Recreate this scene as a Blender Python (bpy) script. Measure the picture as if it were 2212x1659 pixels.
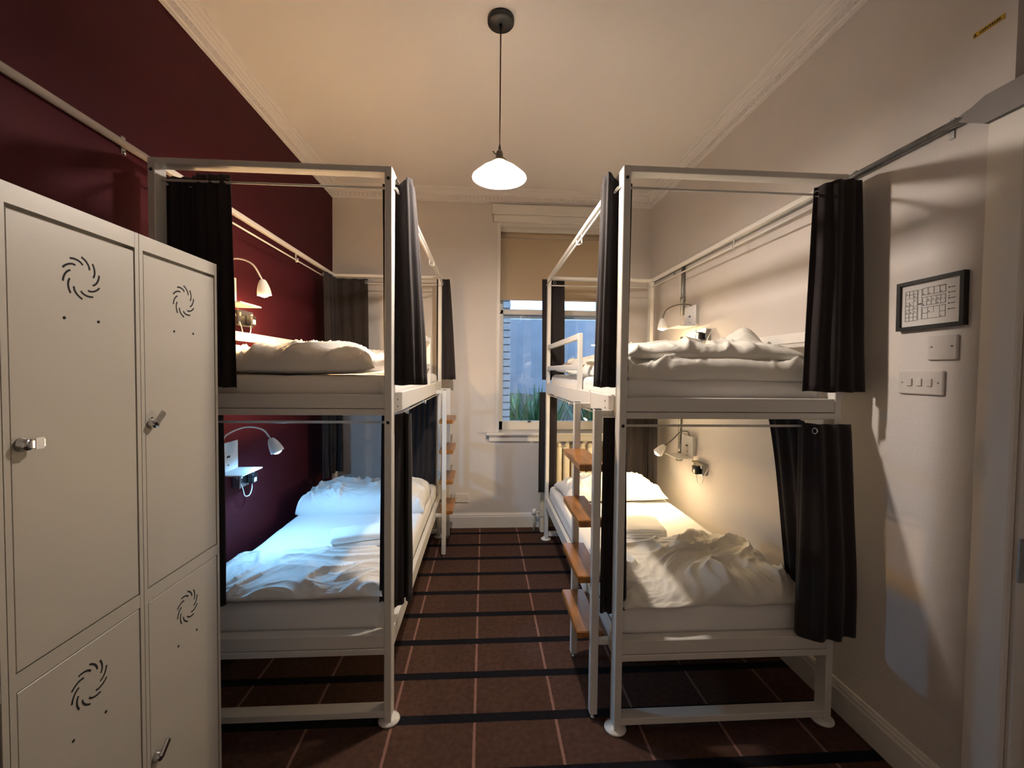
import bpy, bmesh, math, random
from mathutils import Vector, Matrix, noise
random.seed(7)
for o in list(bpy.data.objects): bpy.data.objects.remove(o)
scene = bpy.context.scene
COL = scene.collection
PI = math.pi

# ------------------------------------------------------------------ camera
IMW, IMH = 2212, 1659
FPX, YAW, PITCH, ROLL, CAMH = 940.73, .0641, .0309, .0104, 1.38
F = Vector((math.sin(YAW)*math.cos(PITCH), math.cos(YAW)*math.cos(PITCH), -math.sin(PITCH)))
R0 = Vector((math.cos(YAW), -math.sin(YAW), 0)); U0 = R0.cross(F)
R = math.cos(ROLL)*R0 + math.sin(ROLL)*U0
U = -math.sin(ROLL)*R0 + math.cos(ROLL)*U0
cam = bpy.data.cameras.new('camera'); camo = bpy.data.objects.new('camera', cam); COL.objects.link(camo)
cam.sensor_width = 36; cam.lens = FPX/IMW*36; cam.clip_start = .02
camo.matrix_world = Matrix(((R.x, U.x, -F.x, 0), (R.y, U.y, -F.y, 0), (R.z, U.z, -F.z, CAMH), (0, 0, 0, 1)))
scene.camera = camo

# ------------------------------------------------------------------ sky and exposure
SKY_COL, SKY_STR = (.42, .66, 1.0), 2.6
PENDANT_STR, PENDANT_COL = 900, (1.0, .86, .74)
LAMP_LU, LAMP_LL, LAMP_RU, LAMP_RL = 1900, 680, 480, 900
world = bpy.data.worlds.new('world'); scene.world = world; world.use_nodes = True
world.node_tree.nodes['Background'].inputs[0].default_value = (*SKY_COL, 1)
world.node_tree.nodes['Background'].inputs[1].default_value = SKY_STR
vs = scene.view_settings
vs.view_transform = 'Standard'; vs.look = 'None'; vs.gamma = 1; vs.use_curve_mapping = False; vs.exposure = 0.9

# ------------------------------------------------------------------ materials
def srgb(r, g, b):
    return tuple(((c/255)/12.92 if c/255 <= .04045 else ((c/255+.055)/1.055)**2.4) for c in (r, g, b))
MATS = {}
def mat(name, col, rough=.5, metal=0, bump=0, bscale=200, var=0, vscale=6, sheen=0, spec=.5, stretch=None):
    if name in MATS: return MATS[name]
    m = bpy.data.materials.new(name); m.use_nodes = True
    n, l = m.node_tree.nodes, m.node_tree.links
    b = n['Principled BSDF']
    b.inputs['Base Color'].default_value = (*col, 1)
    b.inputs['Roughness'].default_value = rough; b.inputs['Metallic'].default_value = metal
    b.inputs['Specular IOR Level'].default_value = spec
    if sheen:
        b.inputs['Sheen Weight'].default_value = sheen; b.inputs['Sheen Roughness'].default_value = .5
    tc = n.new('ShaderNodeTexCoord'); mp = n.new('ShaderNodeMapping'); l.new(tc.outputs['Object'], mp.inputs[0])
    if stretch: mp.inputs['Scale'].default_value = stretch
    if var:
        t = n.new('ShaderNodeTexNoise'); t.inputs['Scale'].default_value = vscale; t.inputs['Detail'].default_value = 5
        l.new(mp.outputs[0], t.inputs['Vector'])
        r = n.new('ShaderNodeValToRGB')
        r.color_ramp.elements[0].position = .3; r.color_ramp.elements[1].position = .7
        r.color_ramp.elements[0].color = (*[c*(1-var) for c in col], 1)
        r.color_ramp.elements[1].color = (*[min(1, c*(1+var)) for c in col], 1)
        l.new(t.outputs['Fac'], r.inputs[0]); l.new(r.outputs[0], b.inputs['Base Color'])
    if bump:
        t = n.new('ShaderNodeTexNoise'); t.inputs['Scale'].default_value = bscale; t.inputs['Detail'].default_value = 3
        l.new(mp.outputs[0], t.inputs['Vector'])
        bp = n.new('ShaderNodeBump'); bp.inputs['Strength'].default_value = bump; bp.inputs['Distance'].default_value = .002
        l.new(t.outputs['Fac'], bp.inputs['Height']); l.new(bp.outputs[0], b.inputs['Normal'])
    MATS[name] = m; return m
def emit(name, col, st):
    m = bpy.data.materials.new(name); m.use_nodes = True
    n = m.node_tree.nodes; b = n['Principled BSDF']
    b.inputs['Base Color'].default_value = (.9, .9, .9, 1)
    b.inputs['Emission Color'].default_value = (*col, 1); b.inputs['Emission Strength'].default_value = st
    return m

WALL = mat('wall_paint', (.62, .58, .555), .62, bump=.35, bscale=120, var=.03, vscale=2)
CEIL = mat('ceiling_paint', (.75, .715, .705), .7, bump=.2, bscale=90)
RED = mat('maroon_paint', (.050, .0068, .0120), .65, bump=.25, bscale=120, spec=.12)
TRIM = mat('trim_paint', (.70, .67, .63), .4)
PLASTER = mat('plaster', (.75, .715, .705), .6)
STEEL = mat('white_powder_coat', (.70, .68, .64), .38, bump=.05, bscale=500)
LOCKER = mat('locker_paint', (.40, .375, .325), .42, bump=.06, bscale=500)
BLACK = mat('black', (.006, .006, .007), .45)
HOLE = mat('slot_black', (.004, .003, .003), .9)
CHROME = mat('chrome', (.6, .6, .6), .18, 1)
GALV = mat('galvanised_steel', (.33, .34, .34), .38, .9, var=.15, vscale=30)
CURT = mat('curtain_fabric', (.025, .0205, .0215), .9, bump=.4, bscale=700, sheen=.08, spec=.2)
def cloth_mat(name, col, depth, scale):
    m = mat(name, col, .82, spec=.15); n, l = m.node_tree.nodes, m.node_tree.links
    tc = n.new('ShaderNodeTexCoord'); w0 = n.new('ShaderNodeTexNoise'); w0.inputs['Scale'].default_value = 3
    l.new(tc.outputs['Object'], w0.inputs['Vector'])
    mx = n.new('ShaderNodeVectorMath'); mx.operation = 'MULTIPLY_ADD'; mx.inputs[1].default_value = (.25, .25, .25)
    l.new(w0.outputs['Color'], mx.inputs[0]); l.new(tc.outputs['Object'], mx.inputs[2])
    mp = n.new('ShaderNodeMapping'); mp.inputs['Rotation'].default_value = (0, 0, .7); mp.inputs['Scale'].default_value = (1.6, .6, 1); l.new(mx.outputs[0], mp.inputs[0])
    t = n.new('ShaderNodeTexNoise'); t.noise_type = 'RIDGED_MULTIFRACTAL'; t.inputs['Scale'].default_value = scale; t.inputs['Detail'].default_value = 3
    l.new(mp.outputs[0], t.inputs['Vector'])
    bp = n.new('ShaderNodeBump'); bp.inputs['Strength'].default_value = 1; bp.inputs['Distance'].default_value = depth
    l.new(t.outputs['Fac'], bp.inputs['Height']); l.new(bp.outputs[0], n['Principled BSDF'].inputs['Normal'])
    return m
SHEET = cloth_mat('white_sheet', (.78, .77, .76), .0012, 5)
PILLOW = cloth_mat('pillowcase', (.80, .78, .75), .004, 6)
DUVET = cloth_mat('duvet_cotton', (.76, .74, .68), .006, 5)
TOWEL = mat('towel_terry', (.80, .79, .77), .95, bump=1.0, bscale=260, spec=.1)
WOOD = mat('varnished_wood', (.30, .125, .030), .32, var=.35, vscale=9, stretch=(6, 1, 6))
WHITEP = mat('white_plastic', (.75, .74, .71), .35)
DARKP = mat('black_plastic', (.008, .008, .009), .35)
BLIND = mat('blind_fabric', (.50, .40, .28), .8, bump=.3, bscale=500)
RADI = mat('radiator_enamel', (.74, .66, .50), .35)
OPALW = mat('shade_enamel', (.78, .77, .74), .3)
PLATE = mat('plate_plastic', (.60, .565, .54), .4)
YEL = mat('yellow_label', (.52, .32, .012), .5, var=.3, vscale=60)
PAPER = mat('paper', (.62, .60, .58), .6)
INK = mat('ink', (.02, .02, .022), .7)
CORD = mat('brown_cord', (.05, .022, .014), .7)
BRASSD = mat('dark_brass', (.10, .085, .055), .35, .7)
GREYCABLE = mat('grey_cable', (.16, .15, .14), .4, .5)

def carpet():
    m = bpy.data.materials.new('striped_carpet'); m.use_nodes = True
    n, l = m.node_tree.nodes, m.node_tree.links; b = n['Principled BSDF']
    b.inputs['Roughness'].default_value = .95; b.inputs['Specular IOR Level'].default_value = .1
    g = n.new('ShaderNodeNewGeometry'); sp = n.new('ShaderNodeSeparateXYZ')
    nz0 = n.new('ShaderNodeTexNoise'); nz0.inputs['Scale'].default_value = 70
    l.new(g.outputs['Position'], nz0.inputs['Vector'])
    vm = n.new('ShaderNodeVectorMath'); vm.operation = 'MULTIPLY_ADD'
    vm.inputs[1].default_value = (.005, .005, .005); l.new(nz0.outputs['Color'], vm.inputs[0]); l.new(g.outputs['Position'], vm.inputs[2])
    l.new(vm.outputs[0], sp.inputs[0])
    def band(out, origin, pitch, half):
        a = n.new('ShaderNodeMath'); a.operation = 'SUBTRACT'; l.new(out, a.inputs[0]); a.inputs[1].default_value = origin - pitch/2
        w = n.new('ShaderNodeMath'); w.operation = 'PINGPONG'; w.inputs[1].default_value = pitch/2
        l.new(a.outputs[0], w.inputs[0])
        s = n.new('ShaderNodeMath'); s.operation = 'GREATER_THAN'; l.new(w.outputs[0], s.inputs[0]); s.inputs[1].default_value = pitch/2 - half
        return s.outputs[0]
    bx_ = band(sp.outputs['X'], -.0257+.0025, .321, .0055)
    by_ = band(sp.outputs['Y'], 1.6926+.0025, .2453, .0225)
    nz = n.new('ShaderNodeTexNoise'); nz.inputs['Scale'].default_value = 45; nz.inputs['Detail'].default_value = 6
    l.new(g.outputs['Position'], nz.inputs['Vector'])
    rp = n.new('ShaderNodeValToRGB'); l.new(nz.outputs['Fac'], rp.inputs[0])
    rp.color_ramp.elements[0].position = .3; rp.color_ramp.elements[1].position = .7
    rp.color_ramp.elements[0].color = (.054, .028, .020, 1); rp.color_ramp.elements[1].color = (.084, .044, .032, 1)
    m1 = n.new('ShaderNodeMix'); m1.data_type = 'RGBA'; l.new(bx_, m1.inputs[0]); l.new(rp.outputs[0], m1.inputs[6]); m1.inputs[7].default_value = (.23, .125, .10, 1)
    m2 = n.new('ShaderNodeMix'); m2.data_type = 'RGBA'; l.new(by_, m2.inputs[0]); l.new(m1.outputs[2], m2.inputs[6]); m2.inputs[7].default_value = (.006, .006, .009, 1)
    l.new(m2.outputs[2], b.inputs['Base Color'])
    n2 = n.new('ShaderNodeTexNoise'); n2.inputs['Scale'].default_value = 400; l.new(g.outputs['Position'], n2.inputs['Vector'])
    bp = n.new('ShaderNodeBump'); bp.inputs['Strength'].default_value = .5; bp.inputs['Distance'].default_value = .004
    l.new(n2.outputs['Fac'], bp.inputs['Height']); l.new(bp.outputs[0], b.inputs['Normal'])
    return m
CARPET = carpet()
def glassmat():
    m = bpy.data.materials.new('window_glass'); m.use_nodes = True
    n, l = m.node_tree.nodes, m.node_tree.links
    n.remove(n['Principled BSDF']); out = n['Material Output']
    t = n.new('ShaderNodeBsdfTransparent'); t.inputs[0].default_value = (.93, .96, 1, 1)
    g = n.new('ShaderNodeBsdfGlossy'); g.inputs['Roughness'].default_value = .01
    f = n.new('ShaderNodeFresnel'); f.inputs[0].default_value = 1.9
    x = n.new('ShaderNodeMixShader'); l.new(f.outputs[0], x.inputs[0]); l.new(t.outputs[0], x.inputs[1]); l.new(g.outputs[0], x.inputs[2])
    l.new(x.outputs[0], out.inputs[0]); return m
GLASS = glassmat()
def opal():
    m = bpy.data.materials.new('opal_glass'); m.use_nodes = True
    n, l = m.node_tree.nodes, m.node_tree.links
    n.remove(n['Principled BSDF']); out = n['Material Output']
    d = n.new('ShaderNodeBsdfDiffuse'); d.inputs[0].default_value = (.9, .89, .86, 1)
    t = n.new('ShaderNodeBsdfTranslucent'); t.inputs[0].default_value = (.95, .92, .86, 1)
    x = n.new('ShaderNodeMixShader'); x.inputs[0].default_value = .5
    l.new(d.outputs[0], x.inputs[1]); l.new(t.outputs[0], x.inputs[2])
    l.new(x.outputs[0], out.inputs[0]); return m
OPAL = opal()

# ------------------------------------------------------------------ mesh helpers
def add_box(bm, x0, x1, y0, y1, z0, z1, bev=0, seg=1):
    r = bmesh.ops.create_cube(bm, size=1)
    vs_ = r['verts']
    for v in vs_:
        v.co = Vector(((x0+x1)/2 + v.co.x*(x1-x0), (y0+y1)/2 + v.co.y*(y1-y0), (z0+z1)/2 + v.co.z*(z1-z0)))
    if bev:
        es = list({e for v in vs_ for e in v.link_edges})
        bmesh.ops.bevel(bm, geom=es, offset=bev, segments=seg, profile=.5, affect='EDGES')
def add_tube(bm, pts, r, seg=10, cap=True):
    pts = [Vector(p) for p in pts]; rings = []
    up = None
    for i, p in enumerate(pts):
        t = (pts[min(i+1, len(pts)-1)] - pts[max(i-1, 0)]).normalized()
        if up is None:
            up = Vector((0, 0, 1)) if abs(t.z) < .9 else Vector((1, 0, 0))
        a = t.cross(up).normalized(); b = a.cross(t).normalized(); up = b
        rr = r[i] if isinstance(r, (list, tuple)) else r
        rings.append([bm.verts.new(p + rr*(math.cos(k*2*PI/seg)*a + math.sin(k*2*PI/seg)*b)) for k in range(seg)])
    for i in range(len(rings)-1):
        for k in range(seg):
            bm.faces.new((rings[i][k], rings[i][(k+1) % seg], rings[i+1][(k+1) % seg], rings[i+1][k]))
    if cap:
        bm.faces.new(rings[0][::-1]); bm.faces.new(rings[-1])
def add_lathe(bm, prof, M=None, seg=32, closed=False):
    rings = []
    for (r, z) in prof:
        if r < 1e-6: rings.append([bm.verts.new((0, 0, z))])
        else: rings.append([bm.verts.new((r*math.cos(k*2*PI/seg), r*math.sin(k*2*PI/seg), z)) for k in range(seg)])
    prs = list(zip(rings[:-1], rings[1:]))
    if closed: prs.append((rings[-1], rings[0]))
    for a, b in prs:
        for k in range(seg):
            k2 = (k+1) % seg
            if len(a) == 1 and len(b) == 1: continue
            if len(a) == 1: bm.faces.new((a[0], b[k2], b[k]))
            elif len(b) == 1: bm.faces.new((a[k], a[k2], b[0]))
            else: bm.faces.new((a[k], a[k2], b[k2], b[k]))
    if M is not None:
        for rg in rings:
            for v in rg: v.co = M @ v.co
def add_torus(bm, M, R_, r_, seg=16, s2=6):
    vs_ = [[bm.verts.new(M @ Vector(((R_+r_*math.cos(j*2*PI/s2))*math.cos(i*2*PI/seg), (R_+r_*math.cos(j*2*PI/s2))*math.sin(i*2*PI/seg), r_*math.sin(j*2*PI/s2)))) for j in range(s2)] for i in range(seg)]
    for i in range(seg):
        for j in range(s2):
            bm.faces.new((vs_[i][j], vs_[(i+1) % seg][j], vs_[(i+1) % seg][(j+1) % s2], vs_[i][(j+1) % s2]))
def finish(name, bm, m, parent=None, smooth=False):
    bmesh.ops.recalc_face_normals(bm, faces=bm.faces)
    me = bpy.data.meshes.new(name); bm.to_mesh(me); bm.free()
    me.materials.append(m)
    if smooth:
        for p in me.polygons: p.use_smooth = True
    o = bpy.data.objects.new(name, me); COL.objects.link(o)
    if parent is not None: o.parent = parent
    return o
def share(name, me, parent=None, M=None):
    o = bpy.data.objects.new(name, me); COL.objects.link(o)
    if parent is not None: o.parent = parent
    if M is not None: o.matrix_local = M
    return o
def box(name, m, parent, x0, x1, y0, y1, z0, z1, bev=0, seg=1):
    bm = bmesh.new(); add_box(bm, x0, x1, y0, y1, z0, z1, bev, seg); return finish(name, bm, m, parent)
def boxes(name, m, parent, lst, bev=0):
    bm = bmesh.new()
    for b in lst: add_box(bm, *b, bev)
    return finish(name, bm, m, parent)
def tube(name, m, parent, pts, r, seg=10):
    bm = bmesh.new(); add_tube(bm, pts, r, seg); return finish(name, bm, m, parent, True)
def lathe(name, m, parent, prof, M=None, seg=32, closed=False):
    bm = bmesh.new(); add_lathe(bm, prof, M, seg, closed); return finish(name, bm, m, parent, True)
def tag(o, label=None, cat=None, group=None, kind=None):
    if label: o['label'] = label
    if cat: o['category'] = cat
    if group: o['group'] = group
    if kind: o['kind'] = kind
    return o
def thing(name, label, cat, loc=(0, 0, 0), rz=0, group=None):
    o = bpy.data.objects.new(name, None); COL.objects.link(o); o.location = loc; o.rotation_euler = (0, 0, rz)
    o.empty_display_size = .05
    return tag(o, label, cat, group)
def struct(o, label, cat='structure'):
    return tag(o, label, cat, None, 'structure')
def align(p, axis):
    z = Vector(axis).normalized()
    x = z.orthogonal().normalized(); y = z.cross(x)
    return Matrix(((x.x, y.x, z.x, p[0]), (x.y, y.y, z.y, p[1]), (x.z, y.z, z.z, p[2]), (0, 0, 0, 1)))
def bez(pts, n=20):
    # Catmull-Rom through points
    P = [Vector(p) for p in pts]; P = [2*P[0]-P[1]] + P + [2*P[-1]-P[-2]]; out = []
    for i in range(1, len(P)-2):
        for k in range(n):
            t = k/n
            out.append(.5*((2*P[i]) + (-P[i-1]+P[i+1])*t + (2*P[i-1]-5*P[i]+4*P[i+1]-P[i+2])*t*t + (-P[i-1]+3*P[i]-3*P[i+1]+P[i+2])*t**3))
    out.append(P[-2]); return out

# ------------------------------------------------------------------ room shell
XL, XR, YB, YN, ZC = -1.287, 1.462, 3.80, -0.35, 2.92
struct(box('floor', CARPET, None, XL-.2, XR+.25, YN-.2, YB+.2, -.12, 0), 'brown carpet with black stripes and thin pink lines', 'floor')
struct(box('ceiling', CEIL, None, XL-.2, XR+.25, YN-.2, YB+.2, ZC, ZC+.12), 'plain white plaster ceiling', 'ceiling')
struct(box('wall_left', RED, None, XL-.2, XL, YN-.2, YB+.2, 0, ZC), 'dark maroon painted wall behind lockers and bunk', 'wall')
struct(box('wall_near', WALL, None, XL, XR, YN-.2, YN, 0, ZC), 'cream painted wall opposite the window', 'wall')
WX0, WX1, WZ0, WZ1 = .105, 1.10, .835, 2.66
struct(boxes('wall_back', WALL, None, [(XL, WX0, YB, YB+.32, 0, ZC), (WX1, XR, YB, YB+.32, 0, ZC), (WX0, WX1, YB, YB+.32, 0, WZ0-.03), (WX0, WX1, YB, YB+.32, WZ1, ZC)]), 'cream wall with the sash window', 'wall')
DY0, DY1, DZ = .22, 1.095, 2.045      # door opening in the right wall
FY1, FZ0, FZ1 = 1.142, 2.20, 2.80     # recess above the door
struct(boxes('wall_right', WALL, None, [
    (XR, XR+.25, FY1, YB+.2, 0, ZC), (XR, XR+.25, DY1, FY1, 0, FZ0), (XR, XR+.25, YN-.2, DY0, 0, ZC),
    (XR, XR+.25, DY0, DY1, DZ, FZ0), (XR+.14, XR+.25, DY0, FY1, FZ0, FZ1), (XR, XR+.25, DY0, FY1, FZ1, ZC)]),
    'cream wall with light switches and framed plan', 'wall')
# skirting boards
def skirting(name, p0, p1, nrm, label):
    prof = [(0, 0), (.018, 0), (.018, .095), (.014, .105), (.014, .112), (.009, .118), (.006, .126), (0, .128)]
    bm = bmesh.new(); a, b, n_ = Vector(p0), Vector(p1), Vector(nrm)
    r = [[bm.verts.new(p + n_*d + Vector((0, 0, z))) for d, z in prof] for p in (a, b)]
    k = len(prof)
    for i in range(k): bm.faces.new((r[0][i], r[0][(i+1) % k], r[1][(i+1) % k], r[1][i]))
    bm.faces.new(r[0]); bm.faces.new(r[1][::-1])
    struct(finish(name, bm, TRIM), label, 'baseboard')
skirting('baseboard_back', (XL, YB, 0), (XR, YB, 0), (0, -1, 0), 'white skirting board under the window wall')
skirting('baseboard_right', (XR, 1.215, 0), (XR, YB, 0), (-1, 0, 0), 'white skirting board along the wall with switches')
skirting('baseboard_left', (XL, YN, 0), (XL, YB, 0), (1, 0, 0), 'white skirting board along the maroon wall')
skirting('baseboard_near', (XL, YN, 0), (XR, YN, 0), (0, 1, 0), 'white skirting board opposite the window')
# plaster cornice with a row of small modelled drops
def cornice(name, p0, p1, nrm, label):
    prof = [(0, 0), (.007, 0), (.007, .014), (.014, .016), (.014, .052), (.024, .056), (.026, .064), (.034, .070), (.037, .078), (.050, .084), (.052, .092), (.066, .094), (.072, .103), (0, .103)]
    bm = bmesh.new(); a, b, n_ = Vector(p0), Vector(p1), Vector(nrm); z0 = ZC-.103
    r = [[bm.verts.new(p + n_*d + Vector((0, 0, z0+z))) for d, z in prof] for p in (a, b)]
    k = len(prof)
    for i in range(k): bm.faces.new((r[0][i], r[0][(i+1) % k], r[1][(i+1) % k], r[1][i]))
    bm.faces.new(r[0]); bm.faces.new(r[1][::-1])
    o = struct(finish(name, bm, PLASTER), label, 'cornice')
    bm = bmesh.new(); t = (b-a); L_ = t.length; t.normalize(); nn = int(L_/.034)
    for i in range(nn):
        c = a + t*(i+.5)*L_/nn
        for dz, w, h_ in ((.041, .011, .008), (.026, .007, .006)):
            q = c + n_*.014 + Vector((0, 0, z0+dz))
            e = t*w; up = Vector((0, 0, h_)); out = n_*.007
            v = [bm.verts.new(q+s) for s in (-e, up, e, -up)] + [bm.verts.new(q+out)]
            for j in range(4): bm.faces.new((v[j], v[(j+1) % 4], v[4]))
    s_ = finish('moulded_drops', bm, PLASTER, o); s_['kind'] = 'stuff'
cornice('trim_1', (XL, YN, 0), (XL, YB, 0), (1, 0, 0), 'moulded plaster cornice above the maroon wall')
cornice('trim_2', (XR, YN, 0), (XR, YB, 0), (-1, 0, 0), 'moulded plaster cornice above the wall with switches')
cornice('trim_3', (XL, YB, 0), (XR, YB, 0), (0, -1, 0), 'moulded plaster cornice above the window wall')

# door and architrave at the right edge
d = thing('door_1', 'white painted door with architrave beside the light switches', 'door', (XR, DY1, 0)); d['kind'] = 'structure'
def dp(name, m, x0, x1, y0, y1, z0, z1, bev=0): return box(name, m, d, x0-XR, x1-XR, y0-DY1, y1-DY1, z0, z1, bev)
dp('leaf', TRIM, XR+.035, XR+.075, DY0+.012, DY1-.012, .008, DZ-.01)
dp('door_frame', TRIM, XR-.001, XR+.12, DY1-.012, DY1, 0, DZ); dp('door_frame', TRIM, XR-.001, XR+.12, DY0, DY0+.012, 0, DZ); dp('door_frame', TRIM, XR-.001, XR+.12, DY0, DY1, DZ-.01, DZ)
dp('architrave', TRIM, XR-.022, XR, DY1, DY1+.092, 0, DZ+.06, .004); dp('architrave', TRIM, XR-.022, XR, DY0-.092, DY0, 0, DZ+.06, .004)
dp('architrave', TRIM, XR-.0225, XR, DY0-.01, DY1+.01, DZ, DZ+.07, .004)
dp('hinge', GALV, XR-.004, XR+.04, DY1-.016, DY1-.0115, .815, .935); dp('hinge', GALV, XR-.004, XR+.04, DY1-.016, DY1-.0115, 1.75, 1.87)

# ------------------------------------------------------------------ window
w = thing('window_1', 'white sash window with grey blue daylight outside', 'window', (WX0, YB, WZ0)); w['kind'] = 'structure'
def wp(name, m, x0, x1, y0, y1, z0, z1, bev=0): return box(name, m, w, x0-WX0, x1-WX0, y0-YB, y1-YB, z0-WZ0, z1-WZ0, bev)
WY = 3.955
wp('jamb', TRIM, WX0, WX0+.028, YB-.004, YB+.3, WZ0, WZ1); wp('jamb', TRIM, WX1-.028, WX1, YB-.004, YB+.3, WZ0, WZ1)
wp('head', TRIM, WX0, WX1, YB, YB+.3, WZ1-.03, WZ1)
sl = wp('sill', TRIM, WX0-.085, WX1+.085, YB-.055, YB+.001, WZ0-.018, WZ0+.004, .004)
wp('sill', TRIM, WX0, WX1, YB, YB+.30, WZ0-.03, WZ0+.004)
wp('apron', TRIM, WX0-.06, WX1+.06, YB-.022, YB+.001, WZ0-.075, WZ0-.018, .004)
ls = wp('lower_sash', TRIM, WX0+.028, WX0+.066, WY, WY+.04, WZ0+.004, 1.93, .004)
for a in ((WX1-.066, WX1-.028, WY, WY+.04, WZ0+.004, 1.93), (WX0+.028, WX1-.028, WY, WY+.04, 1.888, 1.935), (WX0+.028, WX1-.028, WY, WY+.04, WZ0+.004, WZ0+.085)):
    wp('lower_sash', TRIM, *a, .004)
for a in ((WX0+.028, WX0+.066, WY+.05, WY+.09, 1.87, WZ1-.03), (WX1-.066, WX1-.028, WY+.05, WY+.09, 1.87, WZ1-.03), (WX0+.028, WX1-.028, WY+.05, WY+.09, 1.86, 1.905), (WX0+.028, WX1-.028, WY+.05, WY+.09, WZ1-.08, WZ1-.03)):
    wp('upper_sash', TRIM, *a, .004)
wp('pane', GLASS, WX0+.06, WX1-.06, WY+.018, WY+.022, WZ0+.08, 1.89)
wp('pane', GLASS, WX0+.06, WX1-.06, WY+.068, WY+.072, 1.90, WZ1-.075)
lt = wp('sash_lift', BRASSD, .40, .43, WY-.016, WY, WZ0+.075, WZ0+.088, .003); wp('sash_catch', BRASSD, WX0+.03, WX0+.042, WY-.008, WY, 1.905, 1.93)
wp('pelmet', TRIM, WX0-.05, WX1+.05, YB-.045, YB, 2.715, 2.80, .004); wp('pelmet', TRIM, WX0-.035, WX1+.035, YB-.03, YB, 2.655, 2.715, .004)
b = thing('roller_blind', 'beige roller blind half lowered in the window', 'blind', (WX0, YB, 2.0))
box('fabric', BLIND, b, .031, WX1-WX0-.031, .088, .0895, .02, .55); box('bottom_bar', BLIND, b, .031, WX1-WX0-.031, .084, .094, .004, .026, .003)
tube('roller', BLIND, b, [(.03, .105, .58), (WX1-WX0-.03, .105, .58)], .028, 16)
box('headrail', TRIM, b, .029, WX1-WX0-.029, .06, .15, .60, .632, .003)
# outlet plate low on the back wall
box_ = thing('outlet_plate', 'white blank plate low on the window wall by the ladder', 'plate', (-.186, YB, .262))
box('plate', PLATE, box_, -.06, .06, -.012, 0, -.04, .04, .004)
for s in (-1, 1): lathe('screw', CHROME, box_, [(0, 0), (.004, 0), (.003, .002), (0, .002)], Matrix.Translation((s*.045, -.012, 0)) @ Matrix.Rotation(PI/2, 4, 'X'), 10)

# outside
STONE = mat('outside_paving', (.20, .20, .19), .9, var=.3, vscale=4)
RENDERW = mat('outside_render', (.20, .20, .21), .9, var=.15, vscale=2)
BRICK = mat('painted_brick', (.55, .54, .52), .85, var=.15, vscale=9)
FENCE = mat('weathered_fence', (.16, .13, .10), .9, var=.3, vscale=5, stretch=(8, 8, 1))
LEAF = mat('leaf', (.045, .12, .035), .5, var=.5, vscale=6); LEAF2 = mat('leaf_light', (.12, .20, .07), .5, var=.4, vscale=6)
struct(box('ground_outside', STONE, None, -3, 5, YB+.32, 9.5, -.1, .12), 'grey paved yard outside the window', 'ground')
struct(box('yard_wall', RENDERW, None, -2.5, 5, 8.2, 8.4, .1, 2.35), 'pale rendered yard wall outside the window', 'wall')
pier = box('brick_pier', RENDERW, None, -.55, .268, 4.62, 5.0, .11, 2.25); tag(pier, 'pale painted brick pier outside the window', 'pier')
bm = bmesh.new(); add_box(bm, -.106, .106, -.006, .006, -.0315, .0315, .003); bme = finish('brick', bm, BRICK); brk = bme.data; bpy.data.objects.remove(bme)
for rr in range(27):
    for cc in range(3):
        x = .276-.108 - cc*.224 - (.112 if rr % 2 else 0)
        M = Matrix.Translation((x, 4.616, .16 + rr*.0765))
        if rr % 2 and cc == 0:
            share('brick', brk, pier, Matrix.Translation((.276-.052, 4.616, .16+rr*.0765)) @ Matrix.Diagonal((.47, 1, 1, 1)))
        share('brick', brk, pier, M)
fence = thing('garden_fence', 'weathered wooden plank fence outside the window', 'fence', (1.0, 6.6, .12))
pl = None
for i in range(16):
    x = -1.2 + i*.15
    if pl is None: pl = box('plank', FENCE, fence, -.07, .07, 0, .02, 0, .92, .003).data; fence.children[0].location.x = x
    else: share('plank', pl, fence, Matrix.Translation((x, random.uniform(-.005, .005), random.uniform(-.02, .02))))
box('fence_rail', FENCE, fence, -1.3, 1.15, .02, .05, .25, .31); box('fence_rail', FENCE, fence, -1.3, 1.15, .02, .05, .68, .74)
def shrub(name, label, c, n, hgt, m, spread, lw):
    t = thing(name, label, 'plant', c); bm = bmesh.new()
    for i in range(n):
        a = random.uniform(0, 2*PI); tilt = random.uniform(.15, 1.1)*spread; L_ = hgt*random.uniform(.5, 1)
        d1 = Vector((math.cos(a)*math.sin(tilt), math.sin(a)*math.sin(tilt), math.cos(tilt))); side = d1.cross(Vector((0, 0, 1))).normalized()
        p = Vector((random.uniform(-.05, .05), random.uniform(-.05, .05), 0)); prev = None
        for k in range(6):
            t_ = k/5; q = p + d1*L_*t_ - Vector((0, 0, 1))*L_*.35*t_*t_*spread; wd = lw*math.sin(PI*min(.97, .12+t_*.86))
            cur = (bm.verts.new(q-side*wd), bm.verts.new(q+side*wd+Vector((0, 0, .004))))
            if prev: bm.faces.new((prev[0], prev[1], cur[1], cur[0]))
            prev = cur
    fo = finish('leaves', bm, m, t); fo['kind'] = 'stuff'
    bm = bmesh.new(); add_tube(bm, [(0, 0, -.02), (0, 0, .1)], .02, 8); finish('stem', bm, FENCE, t)
shrub('strap_leaf_plant', 'dark green strap leaved plant outside below the brick pier', (.70, 5.45, .12), 90, 1.4, LEAF, .42, .022)
shrub('bushy_plant', 'bright green bushy plant outside by the fence', (.40, 6.0, .12), 110, 1.2, LEAF2, .42, .03)
shrub('spiky_plant', 'dark spiky plant outside in front of the plank fence', (1.42, 5.5, .12), 110, 1.35, LEAF, .42, .022)

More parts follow.
